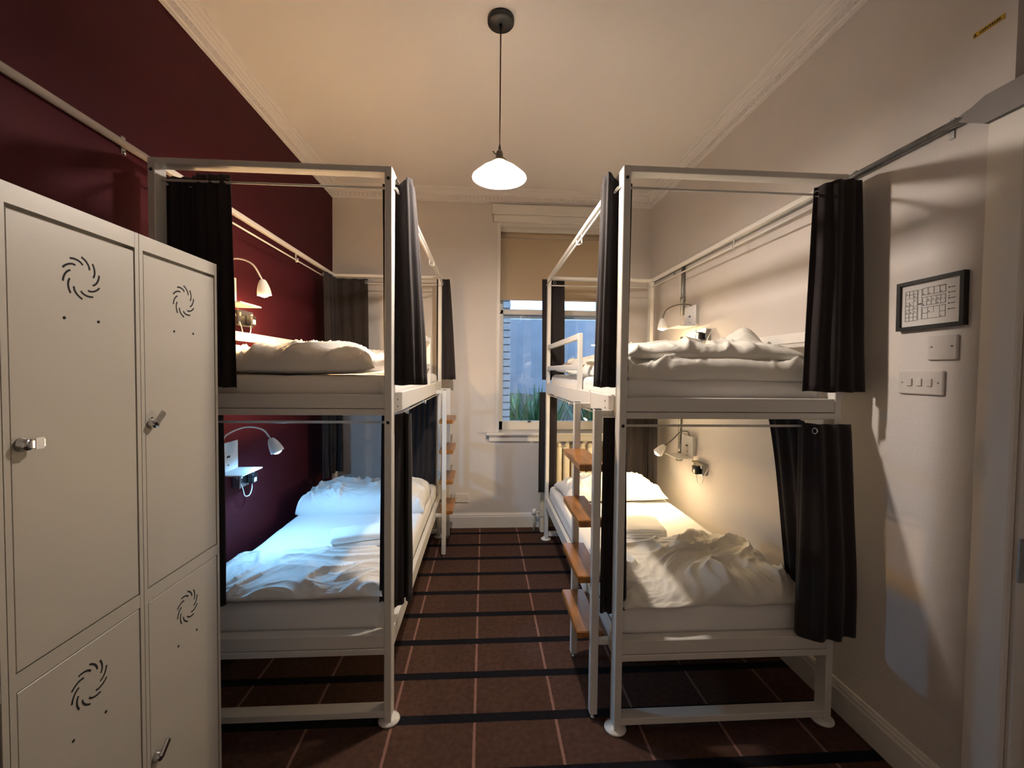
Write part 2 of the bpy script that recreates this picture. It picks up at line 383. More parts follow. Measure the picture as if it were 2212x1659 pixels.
# ------------------------------------------------------------------ bunk beds
BW, BL, BT = .866, 1.947, 2.135
LX, LY0 = -1.214, 1.667          # wall side near corner of one bunk
RX, RY0 = 1.369, 3.529           # wall side far corner of the other (turned half round)
def make_bunk(label):
    t = thing('bunk_bed', label, 'bunk bed', (0, 0, 0))
    pw, pd = .027, .058
    posts = [(0, 0), (BW-pw, 0), (0, BL-pd), (BW-pw, BL-pd)]
    for (x, y) in posts:
        p = box('post', STEEL, t, x, x+pw, y, y+pd, .012, BT-.0005, .0025)
        cx, cy = x+pw/2, y+pd/2
        lathe('foot', WHITEP, t, [(0, .001), (.040, .001), (.042, .006), (.041, .010), (.030, .016), (.022, .024), (0, .024)], Matrix.Translation((cx, cy, 0)), 28)
        near = y == 0
        for z in (BT-.045, 1.178, ):
            M = Matrix.Translation((cx, y-.0002 if near else y+pd+.0002, z)) @ Matrix.Rotation(PI/2 if near else -PI/2, 4, 'X')
            lathe('bolt', BLACK, p, [(0, 0), (.0065, 0), (.006, .0018), (0, .0018)], M, 12)
    e = .0008
    for y in (0, BL-.055):
        box('top_rail', STEEL, t, pw-.002, BW-pw+.002, y+.001, y+.054, BT-.023, BT-e, .002)
        yy = y+.001
        box('floor_rail', STEEL, t, pw-.002, BW-pw+.002, yy, yy+.052, .034, .060, .002)
        for z0 in (.282, 1.205):
            boxes('end_rail', STEEL, t, [(pw-.002, BW-pw+.002, y+.004, y+.051, z0+.026, z0+.078), (pw-.002, BW-pw+.002, y+.001, y+.054, z0, z0+.024)], .002)
    for x in (0, BW-.026):
        box('top_rail', STEEL, t, x+.001, x+.025, pd-.002, BL-pd+.002, BT-.0235, BT-e, .002)
        for z0 in (.282, 1.205):
            boxes('side_rail', STEEL, t, [(x+.001, x+.025, pd-.002, BL-pd+.002, z0, z0+.078)], .002)
    for z0 in (.30, 1.225):
        box('bed_base', STEEL, t, .02, BW-.02, .045, BL-.045, z0, z0+.008)
    # curtain rods
    rods = []
    for y in (.034, BL-.034): rods += [((pw-.004, y, 2.066), (BW-pw+.004, y, 2.066)), ((pw-.004, y, 1.176), (BW-pw+.004, y, 1.176))]
    for x in (.015, BW+.008): rods += [((x, pd-.02, 2.068), (x, BL-pd+.02, 2.068))]
    rods += [((BW-.013, pd-.01, 1.19), (BW-.013, BL-pd+.01, 1.19))]
    for a, b_ in rods: tube('curtain_rod', STEEL, t, [a, b_], .0048, 8)
    for x in (.015, BW+.006):
        bm = bmesh.new(); s = BL*.62
        xr = .013 if x < .1 else BW-.012
        add_tube(bm, [(xr, s, BT-.022), (xr, s, 2.062), (x, s, 2.055), (x+.01, s, 2.058), (x+.01, s, 2.078)], .004, 8)
        finish('rod_hook', bm, STEEL, t, True)
    bm = bmesh.new(); add_tube(bm, [(BW-.013, BL*.5, 1.205), (BW-.013, BL*.5, 1.18), (BW-.002, BL*.5, 1.178), (BW-.002, BL*.5, 1.195)], .004, 8); finish('rod_hook', bm, STEEL, t, True)
    # guard rails: aisle side and wall side
    gx = BW-.025
    box('guard_post', STEEL, t, gx, gx+.024, 1.185, 1.215, 1.278, 1.585, .002)
    for z in (1.552, 1.385): box('guard_rail', STEEL, t, gx+.002, gx+.022, pd-.002, 1.187, z, z+.033, .002)
    box('guard_board', STEEL, t, .003, .021, pd-.003, BL-pd+.003, 1.512, 1.556, .002)
    for y in (.12, BL-.2):
        for dz in (0, .028):
            lathe('bolt', BLACK, t, [(0, 0), (.004, 0), (.0035, .0015), (0, .0015)], Matrix.Translation((BW-.0008, y, 1.23+dz)) @ Matrix.Rotation(PI/2, 4, 'Y'), 8)
    return t
def copy_tree(o, parent=None):
    c = o.copy(); COL.objects.link(c); c.parent = parent
    for ch in list(o.children): copy_tree(ch, c)
    return c
bunkL = make_bunk('white steel bunk bed against the maroon wall')
bunkR = copy_tree(bunkL); bunkR['label'] = 'white steel bunk bed against the cream wall with the framed plan'
bunkL.location = (LX, LY0, 0); bunkR.location = (RX, RY0, 0); bunkR.rotation_euler = (0, 0, PI)
for o in (bunkL, bunkR): o['group'] = 'steel bunk beds'

# mattresses
def mattress(label, x0, x1, y0, y1, z0, z1):
    cx, cy = (x0+x1)/2, (y0+y1)/2; hx, hy = (x1-x0)/2, (y1-y0)/2
    t = thing('mattress', label, 'mattress', (cx, cy, z0), 0, 'bunk mattresses in white fitted sheets')
    bm = bmesh.new(); add_box(bm, -hx, hx, -hy, hy, 0, z1-z0, .035, 4)
    bmesh.ops.subdivide_edges(bm, edges=[e for e in bm.edges if e.calc_length() > .3], cuts=30, use_grid_fill=True)
    for v in bm.verts:
        p = v.co + Vector((cx*9, cy*9, z0*31))
        k = .004*noise.noise(p*7) + .002*noise.noise(p*23)
        if v.co.z > .02: v.co.z += k*(1 if v.co.z > (z1-z0)*.8 else .3)
        s_ = .0045*noise.noise(Vector((p.x*16+p.y*16, p.z*3, 1)))
        if abs(v.co.y) > hy-.03: v.co.y -= math.copysign(abs(s_), v.co.y)
        if abs(v.co.x) > hx-.03: v.co.x -= math.copysign(abs(s_), v.co.x)
    finish('fitted_sheet', bm, SHEET, t, True)
LMX0, LMX1 = LX+.030, LX+BW-.030; RMX0, RMX1 = RX-BW+.030, RX-.030
ZU0, ZU1, ZD0, ZD1 = 1.2335, 1.352, .3085, .455
mattress('white sheeted mattress on the upper bunk by the maroon wall', LMX0, LMX1, LY0+.058, LY0+BL-.06, ZU0, ZU1)
mattress('white sheeted mattress on the lower bunk by the maroon wall', LMX0, LMX1, LY0+.058, LY0+BL-.06, ZD0, ZD1)
mattress('white sheeted mattress on the upper bunk by the cream wall', RMX0, RMX1, RY0-BL+.058, RY0-.06, ZU0, ZU1)
mattress('white sheeted mattress on the lower bunk by the cream wall', RMX0, RMX1, RY0-BL+.058, RY0-.06, ZD0, ZD1)

# ------------------------------------------------------------------ bedding
def ridged(p): return max(0, 1-abs(noise.noise(p))*3.2)**2.2
def soft(name, m, parent, hx, hy, h, seed, wr=.012, px=4, q=.5, ang=.6, fr=7, corner=0, base=.0, tilt=(0, 0), N=120, peak=None):
    """A crumpled cushion: closed top and underside, wrinkled by warped ridged noise."""
    bm = bmesh.new(); top, bot = [], []
    ca, sa = math.cos(ang), math.sin(ang)
    for j in range(N+1):
        rt, rb = [], []
        for i in range(N+1):
            u, v = 2*i/N-1, 2*j/N-1
            u2, v2 = math.copysign(1-(1-abs(u))**1.5, u), math.copysign(1-(1-abs(v))**1.5, v)
            pinch = 1 - corner*(abs(u2)*abs(v2))**.0*((1-abs(u2)**2)*.0)
            x = u2*hx*(1-corner*(1-v2*v2)**2*abs(u2)**6*0 - corner*.10*(1-abs(v2)**2)*0)
            # cushion outline: sides drawn in between pointed corners
            x = u2*hx*(1-corner*(1-v2*v2)); y = v2*hy*(1-corner*(1-u2*u2))
            pr = max(0, (1-abs(u2)**px))**q*max(0, (1-abs(v2)**px))**q
            P = Vector((x+seed*3.1, y-seed*1.7, seed)); W = Vector((noise.noise(P*3.2), noise.noise(P*3.2+Vector((9, 3, 1))), 0))*.20
            Q = P+W; Q = Vector((Q.x*ca-Q.y*sa, (Q.x*sa+Q.y*ca)*.42, seed))
            k = ridged(Q*fr*1.3)*1.0 + ridged(Q*fr*2.6+Vector((3, 1, 0)))*.55*(.5+noise.noise(P*5)) + noise.noise(P*4)*.7 + ridged(Q*fr*5+Vector((7, 2, 0)))*.16 - .35
            edge = min(1, pr*2.2)
            z = h*(.30+.70*pr) if False else h*pr
            z += wr*k*edge + tilt[0]*u2*pr + tilt[1]*v2*pr
            if peak: z += peak[2]*math.exp(-((x-peak[0])**2+(y-peak[1])**2)/(2*peak[3]**2))*edge
            xo = wr*.8*noise.noise(P*6+Vector((4, 4, 4)))*(1-edge*.5); yo = wr*.8*noise.noise(P*6+Vector((-4, 7, 2)))*(1-edge*.5)
            zc_ = base + .012
            rt.append(bm.verts.new((x+xo, y+yo, max(zc_+z, .004))))
            if 0 < i < N and 0 < j < N:
                rb.append(bm.verts.new((x*.985+xo, y*.985+yo, max(.0, zc_ - min(zc_, .03*pr+.0)))))
            else: rb.append(rt[-1])
        top.append(rt); bot.append(rb)
    for j in range(N):
        for i in range(N):
            bm.faces.new((top[j][i], top[j][i+1], top[j+1][i+1], top[j+1][i]))
            f = (bot[j][i], bot[j+1][i], bot[j+1][i+1], bot[j][i+1])
            if len(set(f)) >= 3:
                try: bm.faces.new(f)
                except ValueError: pass
    return finish(name, bm, m, parent, True)
def pillow(label, x, y, z, hx, hy, h, rz, seed, **k):
    t = thing('pillow', label, 'pillow', (x, y, z), rz); soft('pillowcase', PILLOW, t, hx, hy, h, seed, **k); return t
def duvet(label, x, y, z, rz=0): return thing('duvet', label, 'duvet', (x, y, z), rz)
# left upper
pillow('plump white pillow at the foot end of the upper bunk by the maroon wall', -.80, 1.935, ZU1-.004, .36, .21, .095, .03, 1.3, wr=.030, px=3.2, q=.45, corner=.07, base=.024, ang=.9, fr=7)
t = duvet('rumpled white duvet on the upper bunk by the maroon wall', -.66, 2.78, ZU1-.004)
soft('cover', PILLOW, t, .27, .34, .10, 4.2, wr=.03, px=4, q=.5, ang=.4, fr=5)
t = pillow('white pillow at the far end of the upper bunk by the maroon wall', -.80, 3.33, ZU1-.004, .34, .19, .13, 0, 5.4, wr=.018, px=3.2, q=.45, corner=.05, base=.02)
# left lower
pillow('rumpled white pillow at the lamp end of the lower bunk by the maroon wall', -.775, 1.925, ZD1-.004, .385, .215, .050, .02, 2.4, wr=.017, px=3.4, q=.45, corner=.05, base=.022, ang=1.1, fr=8)
t = duvet('rolled white duvet across the far end of the lower bunk by the maroon wall', -.785, 3.02, ZD1-.004, .02)
soft('cover', PILLOW, t, .40, .23, .135, 7.7, wr=.026, px=6, q=.36, ang=.25, fr=8)
# right upper: duvet folded in two layers
t = duvet('thick white duvet folded over on the upper bunk by the cream wall', .945, 1.90, ZU1-.004)
soft('lower_fold', DUVET, t, .395, .245, .090, 11.2, wr=.022, px=6, q=.33, ang=1.2, fr=7, base=.0)
o = soft('upper_fold', DUVET, t, .375, .225, .065, 12.8, wr=.022, px=5, q=.4, ang=1.0, fr=6, peak=(.275, .06, .075, .055)); o.location = (.0, .02, .085)
t = duvet('crumpled white cover lying behind the folded duvet on the upper bunk by the cream wall', .92, 2.56, ZU1-.004, .05)
soft('cover', DUVET, t, .36, .36, .085, 14.1, wr=.035, px=3, q=.5, ang=.5, fr=6)
pillow('white pillow at the window end of the upper bunk by the cream wall', .93, 3.22, ZU1-.004, .36, .20, .11, 0, 31.0, wr=.02, px=3.0, q=.5, corner=.06, base=.02)
# right lower
t = duvet('crumpled cream duvet heaped on the near half of the lower bunk by the cream wall', .94, 1.925, ZD1-.004)
soft('cover', DUVET, t, .395, .285, .080, 21.6, wr=.040, px=4.5, q=.40, ang=1.0, fr=6, tilt=(.025, -.0), N=130)
pillow('white pillow at the window end of the lower bunk by the cream wall', .93, 3.17, ZD1-.004, .37, .21, .13, .04, 23.0, wr=.02, px=3.0, q=.5, corner=.06, base=.02)
# towels
def towel(label, x, y, z, hx, hy, h, rz, layers):
    t = thing('towel', label, 'towel', (x, y, z), rz); bm = bmesh.new()
    for i in range(layers):
        z0 = i*h/layers; add_box(bm, -hx+.004*(i % 2), hx-.003*i, -hy+.003*(i % 2), hy, z0, z0+h/layers*1.06, h/layers*.45, 3)
    bmesh.ops.subdivide_edges(bm, edges=[e for e in bm.edges if e.calc_length() > .08], cuts=10, use_grid_fill=True)
    for v in bm.verts:
        v.co.z = max(0, v.co.z + .006*noise.noise(v.co*11+Vector((x, y, z)))*(v.co.z/h)); 
    finish('cloth', bm, TOWEL, t, True)
towel('rolled white towel on the lower bunk by the maroon wall', -.600, 2.345, ZD1, .20, .085, .072, .30, 2)
towel('folded white towel on the lower bunk by the cream wall', .89, 2.455, ZD1, .145, .125, .050, -.1, 3)

# ------------------------------------------------------------------ curtains
ring_bm = bmesh.new(); add_torus(ring_bm, Matrix.Identity(4), .0105, .0028, 18, 6)
_r = finish('eyelet', ring_bm, CHROME, None, True); RING = _r.data; bpy.data.objects.remove(_r)
def resample(path, n):
    P = [Vector(p) for p in path]; L_ = [0]
    for a, b_ in zip(P[:-1], P[1:]): L_.append(L_[-1]+(b_-a).length)
    out = []
    for i in range(n+1):
        s = L_[-1]*i/n
        for k in range(len(P)-1):
            if s <= L_[k+1]+1e-9: break
        f_ = (s-L_[k])/max(1e-9, L_[k+1]-L_[k]); out.append(P[k].lerp(P[k+1], f_))
    return out
def curtain(label, top, bot, folds, amp, ztop, zbot, seed, rings=(), n=None, phase=0.0):
    """top / bot: plan paths (x, y) of the cloth at its heading and its hem; ztop may vary along the path."""
    n = n or int(folds*16); rows = 26
    T = resample([(*p, 0) for p in top], n); B = resample([(*p, 0) for p in bot], n)
    zt = ztop if isinstance(ztop, (list, tuple)) else [ztop]*2
    cx = sum(v.x for v in T)/len(T); cy = sum(v.y for v in T)/len(T)
    t = thing('curtain', label, 'curtain', (cx, cy, zbot), 0, 'dark bunk curtains')
    org = Vector((cx, cy, zbot)); bm = bmesh.new(); G = []
    for j in range(rows+1):
        f_ = j/rows; row = []
        base = [T[i].lerp(B[i], f_**.8) for i in range(n+1)]
        for i in range(n+1):
            s = i/n
            tg = (base[min(n, i+1)]-base[max(0, i-1)]).normalized(); nr = Vector((-tg.y, tg.x, 0))
            a = amp*(.75+.45*f_)*(.75+.35*noise.noise(Vector((s*folds*.7, seed, 0))))
            w_ = a*math.sin(2*PI*folds*s + phase + .5*noise.noise(Vector((s*3, f_*1.4, seed)))*1.4)
            w_ += .010*f_*noise.noise(Vector((s*4, f_*2.5, seed+5)))
            k = s*(len(zt)-1); ki = min(int(k), len(zt)-2); z1 = zt[ki]+(zt[ki+1]-zt[ki])*(k-ki)
            z = z1+(zbot-z1)*f_ + (.006*noise.noise(Vector((s*6, seed, 3))) if j == rows else 0)
            row.append(bm.verts.new(Vector((base[i].x+nr.x*w_, base[i].y+nr.y*w_, z)) - org))
        G.append(row)
    for j in range(rows):
        for i in range(n): bm.faces.new((G[j][i], G[j][i+1], G[j+1][i+1], G[j+1][i]))
    ringpos = []
    for s in rings:
        i = int(s*n); p0, p1 = G[0][i].co.copy(), G[0][min(n, i+1)].co.copy(); ringpos.append((p0, (p1-p0)))
    c = finish('cloth', bm, CURT, t, True)
    md = c.modifiers.new('thickness', 'SOLIDIFY'); md.thickness = .003; md.offset = 0
    for p, tg in ringpos:
        tg.z = 0; tg.normalize(); nrm = Vector((-tg.y, tg.x, 0))
        p = p + Vector((0, 0, -.026))
        if (p+org).dot(nrm) > 0: nrm = -nrm
        share('eyelet', RING, t, align(p + nrm*.003, nrm))
    return t
WLm, WLc = 'by the maroon wall', 'by the cream wall'
XA = LX+BW; XB = RX-BW     # aisle faces of the bunks (-.348, .503)
# upper, maroon side
curtain('dark curtain bunched on the upper bunk behind the tall locker '+WLm, [(-1.203, 1.742), (-1.10, 1.738), (-1.065, 1.706), (-.945, 1.700)], [(-1.203, 1.742), (-1.10, 1.735), (-1.05, 1.700), (-.925, 1.692)], 6.5, .010, 2.095, 1.305, 1, (.97, .5, .35))
curtain('dark curtain hanging at the aisle corner post of the upper bunk '+WLm, [(-.400, 1.745), (-.352, 1.748), (-.315, 1.752), (-.303, 1.80), (-.302, 1.90)], [(-.392, 1.745), (-.330, 1.748), (-.272, 1.752), (-.252, 1.80), (-.245, 1.90)], 4.5, .011, [2.100, 2.100, 2.148, 2.142, 2.13], 1.318, 2)
curtain('dark curtain in the far corner of the upper bunk '+WLm, [(-1.175, 3.28), (-1.172, 3.545), (-1.08, 3.555), (-.93, 3.555)], [(-1.17, 3.32), (-1.165, 3.54), (-1.08, 3.55), (-.92, 3.55)], 6, .014, 2.095, 1.36, 3, (.02, .98))
curtain('narrow dark curtain outside the far post of the upper bunk '+WLm, [(-.385, 3.565), (-.345, 3.640), (-.29, 3.635)], [(-.385, 3.58), (-.325, 3.640), (-.235, 3.632)], 3, .008, 2.125, 1.30, 4, (.55,))
# lower, maroon side
curtain('dark curtain at the aisle corner post of the lower bunk '+WLm, [(-.402, 1.745), (-.352, 1.752), (-.334, 1.765), (-.328, 1.83), (-.308, 1.78), (-.300, 1.82)], [(-.410, 1.742), (-.345, 1.748), (-.328, 1.765), (-.320, 1.82), (-.302, 1.775), (-.292, 1.82)], 4, .006, [1.200, 1.200, 1.203, 1.203, 1.2, 1.2], .425, 5)
curtain('dark curtain edge hanging beside the locker on the lower bunk '+WLm, [(-1.16, 1.84), (-1.12, 1.715), (-.98, 1.705)], [(-1.16, 1.84), (-1.10, 1.715), (-.975, 1.705)], 4, .010, 1.200, .475, 6)
curtain('dark curtain in the far corner of the lower bunk '+WLm, [(-1.175, 3.24), (-1.172, 3.545), (-1.13, 3.555)], [(-1.172, 3.26), (-1.168, 3.54), (-1.12, 3.55)], 4, .013, 1.200, .56, 7)
curtain('pleated dark curtain above the rolled duvet on the lower bunk '+WLm, [(-.595, 3.553), (-.45, 3.548), (-.382, 3.548)], [(-.62, 3.553), (-.46, 3.548), (-.385, 3.545)], 5, .013, 1.200, .385, 8)
# upper, cream side
curtain('dark curtain hanging at the aisle corner post of the upper bunk '+WLc, [(.560, 1.660), (.507, 1.663), (.475, 1.667), (.467, 1.70), (.472, 1.76)], [(.555, 1.660), (.495, 1.663), (.462, 1.667), (.453, 1.70), (.456, 1.76)], 4.5, .008, [2.100, 2.100, 2.148, 2.142, 2.13], 1.318, 9)
curtain('dark curtain bunched near the framed plan on the upper bunk '+WLc, [(1.245, 1.600), (1.29, 1.562), (1.36, 1.556), (1.415, 1.575), (1.42, 1.66)], [(1.215, 1.590), (1.28, 1.552), (1.36, 1.546), (1.425, 1.56), (1.425, 1.68)], 6, .010, [2.085, 2.10, 2.105, 2.105, 2.105], 1.312, 10, (.04, .72))
curtain('narrow dark curtain at the window end post of the upper bunk '+WLc, [(.465, 3.545), (.53, 3.545), (.60, 3.543), (.65, 3.555)], [(.475, 3.545), (.56, 3.545), (.63, 3.543), (.66, 3.555)], 3, .008, 2.125, 1.305, 11, (.55,))
# lower, cream side
curtain('dark curtain at the aisle corner post of the lower bunk '+WLc, [(.552, 1.662), (.507, 1.664), (.488, 1.667), (.468, 1.672)], [(.568, 1.660), (.50, 1.662), (.485, 1.666), (.466, 1.672)], 3.5, .007, [1.2, 1.2, 1.2, 1.2], .425, 12)
curtain('long dark flared curtain near the framed plan on the lower bunk '+WLc, [(1.215, 1.79), (1.27, 1.68), (1.235, 1.60), (1.255, 1.560), (1.32, 1.554), (1.385, 1.557)], [(1.33, 1.79), (1.33, 1.68), (1.22, 1.60), (1.24, 1.535), (1.33, 1.525), (1.435, 1.55)], 7, .011, [1.200, 1.200, 1.196, 1.19, 1.19, 1.19], .372, 13, (.66,))
curtain('brown dark curtain at the window end post of the lower bunk '+WLc, [(.455, 3.548), (.53, 3.546), (.60, 3.548)], [(.455, 3.548), (.53, 3.546), (.605, 3.548)], 2, .010, 1.205, .375, 14, (.55,))
curtain('dark curtain in the far corner of the lower bunk '+WLc, [(1.13, 3.455), (1.33, 3.44), (1.338, 3.28)], [(1.10, 3.455), (1.33, 3.44), (1.338, 3.26)], 4, .014, 1.200, .47, 15)

# ------------------------------------------------------------------ ladders
def ladder(label, x_out, y0, y1, side):
    """x_out: outer face; side = +1 when the bed is on the +x side"""
    cy = (y0+y1)/2; t = thing('bunk_ladder', label, 'ladder', (x_out, cy, 0), 0, 'bunk ladders')
    hw = (y1-y0)/2; s = side
    def bx(name, m, xa, xb, ya, yb, za, zb, bev=.002):
        xa, xb = sorted((s*xa, s*xb)); return box(name, m, t, xa, xb, ya, yb, za, zb, bev)
    for e in (-1, 1):
        ya, yb = (e*hw-.016, e*hw+.016)
        st = bx('stile', STEEL, 0, .030, ya, yb, .022, 1.232)
        lathe('adjuster_foot', CHROME, st, [(0, 0), (.009, 0), (.009, .005), (.003, .006), (.003, .024), (0, .024)], Matrix.Translation((s*.015, e*hw, 0)), 12)
        bx('hook_arm', STEEL, .028, .078, e*hw-.012, e*hw+.012, 1.205, 1.230); bx('hook_plate', STEEL, .0745, .0755, e*hw-.016, e*hw+.016, 1.20, 1.29, 0)
        bx('spacer_arm', STEEL, .028, .0752, e*hw-.012, e*hw+.012, .30, .322)
        bx('end_cap', DARKP, .002, .028, ya+.002, yb-.002, 1.232, 1.235, 0)
    for z in (1.0, .775, .55, .325):
        bx('rung', WOOD, -.048, .055, -hw+.0155, hw-.0155, z-.016, z+.014, .004)
ladder('white steel ladder with wooden treads on the bunk by the cream wall', .428, 1.672, 2.045, 1)
ladder('white steel ladder with wooden treads on the bunk by the maroon wall', -.2725, 3.20, 3.565, -1)

# ------------------------------------------------------------------ reading lamps and sockets
def reading_lamp(label, x, y, z, side, neck, aim, col, st, on_col):
    """x, y, z: centre bottom of the wall panel; side = +1 when it faces +x"""
    t = thing('reading_lamp', label, 'lamp', (x, y, z), 0, 'bunk reading lamps'); s = side
    def bx(name, m, xa, xb, ya, yb, za, zb, bev=.003):
        xa, xb = sorted((s*xa, s*xb)); return box(name, m, t, xa, xb, ya, yb, za, zb, bev)
    bx('back_box', WHITEP, 0, .030, -.068, .068, .006, .134); p = bx('panel', WHITEP, .030, .034, -.085, .085, 0, .142, .001)
    bx('switch', DARKP, .034, .037, -.012, .012, .066, .076, .001); bx('usb_socket', DARKP, .034, .0345, -.006, .006, .026, .032, 0)
    bx('shelf', WHITEP, .032, .150, -.095, .095, -.006, .0, .001)
    P = [Vector((s*p_[0], p_[1], p_[2])) for p_ in neck]
    tube('gooseneck', GREYCABLE if on_col is None else STEEL, t, bez(P, 10), .0042, 8)
    e = P[-1]; A = Vector((s*aim[0], aim[1], aim[2])).normalized()
    M = align(e - A*.004, A)
    lathe('lamp_shade', OPALW, t, [(.0, 0), (.010, .001), (.015, .006), (.022, .022), (.028, .042), (.0315, .062), (.0325, .078), (.0310, .078), (.030, .062), (.0265, .042), (.0205, .022), (.013, .008), (0, .006)], M, 28)
    em = emit('lamp_glow_%s_%d' % (s, int(z*100)), col, st)
    lathe('bulb', em, t, [(0, .036), (.012, .040), (.021, .054), (.024, .068), (.020, .080), (.010, .086), (0, .088)], M, 20)
    return t
WARM, WARM2, COOL = (1.0, .60, .25), (1.0, .72, .38), (.24, .58, 1.0)
reading_lamp('lit warm reading lamp over the upper bunk by the maroon wall', XL, 2.215, 1.690, 1, [(.02, -.01, .136), (.03, -.01, .19), (.08, .0, .22), (.145, .02, .20), (.185, .037, .125)], (.10, .04, -1), WARM, LAMP_LU, 1)
reading_lamp('lit cool blue white reading lamp over the lower bunk by the maroon wall', XL, 2.215, .870, 1, [(.02, -.02, .136), (.035, -.02, .18), (.10, .02, .214), (.17, .05, .20), (.207, .064, .150)], (.38, .14, -.9), COOL, LAMP_LL, 1)
reading_lamp('lit reading lamp over the upper bunk by the cream wall', XR, 2.965, 1.698, -1, [(.025, -.02, .136), (.05, -.01, .152), (.12, .02, .152), (.185, .04, .12), (.212, .04, .058)], (.0, .0, -1), WARM2, LAMP_RU, None)
reading_lamp('lit warm reading lamp over the lower bunk by the cream wall', XR, 2.965, .795, -1, [(.025, -.02, .136), (.04, -.02, .170), (.09, -.02, .170), (.15, -.04, .125), (.222, -.06, .080)], (.62, .12, -.75), WARM2, LAMP_RL, None)
def socket(label, x, y, z, side):
    t = thing('wall_socket', label, 'socket', (x, y, z), 0, 'metal wall sockets'); s = side
    def bx(name, m, xa, xb, ya, yb, za, zb, bev=.003, par=t):
        xa, xb = sorted((s*xa, s*xb)); return box(name, m, par, xa, xb, ya, yb, za, zb, bev)
    bx('back_box', GALV, 0, .036, -.068, .068, -.038, .038); bx('face_plate', CHROME, .036, .040, -.072, .072, -.042, .042, .002)
    for yy in (-.03, .03): bx('rocker', WHITEP, .040, .044, yy*1.9-.006*0-.006, yy*1.9+.006, .008, .028, .001)
    pl_ = thing('plug', label.replace('metal clad socket', 'black plug').replace('with a plug', 'in the socket'), 'plug', (x+s*.0405, y+.02*s, z-.008), 0, 'black plugs')
    bx('body', DARKP, 0, .032, -.024, .024, -.026, .026, .006, pl_); bx('rating_label', WHITEP, .032, .0325, -.016, .010, -.018, .004, 0, pl_)
    tube('cable', WHITEP, pl_, bez([(s*.012, 0, -.024), (s*.012, 0, -.055), (s*.010, -.02, -.085), (s*.004, -.055, -.080), (s*.002, -.075, -.03), (-s*.02, -.09, .03)], 8), .0026, 8)
socket('metal clad socket with a plug by the upper bunk on the maroon wall', XL, 2.375, 1.637, 1)
socket('metal clad socket with a plug by the lower bunk on the maroon wall', XL, 2.375, .800, 1)
socket('metal clad socket with a plug by the upper bunk on the cream wall', XR, 2.80, 1.626, -1)
socket('metal clad socket with a plug by the lower bunk on the cream wall', XR, 2.80, .743, -1)

# ------------------------------------------------------------------ conduits
c = thing('metal_conduit', 'long galvanised conduit along the cream wall above the framed plan', 'conduit', (XR, 1.2, 2.15))
def at(o, pts): return [Vector(p)-Vector(o.location) for p in pts]
tube('pipe', GALV, c, at(c, [(XR-.015, 1.235, 2.158), (XR-.015, 3.70, 2.158)]), .0125, 12)
for y in (1.30, 1.66, 2.5, 3.3):
    box('saddle', GALV, c, -.004, 0, y-1.2-.008, y-1.2+.008, -.03, .034, .001)
tube('drop_pipe', GALV, c, at(c, [(XR-.0165, 3.12, 2.158), (XR-.0165, 3.12, 1.80)]), .0125, 12)
lathe('coupler', GALV, c, [(.0125, 0), (.017, .002), (.017, .03), (.0125, .032)], Matrix.Translation(Vector((XR-.0165, 3.12, 1.90))-Vector(c.location)), 16)
bm = bmesh.new()
ys = [(1.26, .010, .026, 2.158), (1.225, .022, .030, 2.15), (1.19, .040, .030, 2.146), (.60, .040, .030, 2.146)]
rg = []
for (y, hz, dx, zc) in ys:
    rg.append([bm.verts.new(Vector(p)-Vector(c.location)) for p in ((XR-.001, y, zc-hz), (XR-dx, y, zc-hz), (XR-dx, y, zc+hz), (XR-.001, y, zc+hz))])
for a, b_ in zip(rg[:-1], rg[1:]):
    for k in range(4): bm.faces.new((a[k], a[(k+1) % 4], b_[(k+1) % 4], b_[k]))
bm.faces.new(rg[0]); bm.faces.new(rg[-1][::-1]); finish('flat_trunking', bm, mat('grey_trunking', (.22, .205, .20), .5), c)
c2 = thing('metal_conduit', 'short galvanised conduit running down to the lower reading lamp by the cream wall', 'conduit', (XR, 3.12, .94))
tube('pipe', GALV, c2, [(-.0145, 0, -.30+.22), (-.0145, 0, .70)], .0115, 12); 
lathe('junction_box', GALV, c2, [(0, 0), (.030, 0), (.030, .034), (.026, .038), (0, .038)], Matrix.Translation((0, 0, -.185)) @ Matrix.Rotation(-PI/2, 4, 'Y'), 24)
tube('lower_pipe', GALV, c2, [(-.0145, 0, -.16), (-.0145, 0, -.08)], .0115, 12)
c3 = thing('metal_conduit', 'grey painted conduit high along the maroon wall above the lockers', 'conduit', (XL, 1.2, 2.162))
CPAINT = mat('painted_conduit', (.30, .27, .25), .4, .2)
tube('pipe', CPAINT, c3, [(.0165, -1.8, 0), (.0165, .62, 0)], .013, 12)
for y in (1.655, .60): box('saddle', CPAINT, c3, 0, .005, y-1.2-.009, y-1.2+.009, -.032, .032, .001)
lathe('saddle_screw', CHROME, c3, [(0, 0), (.008, 0), (.006, .005), (0, .006)], Matrix.Translation((.005, .455, -.026)) @ Matrix.Rotation(PI/2, 4, 'Y'), 12)

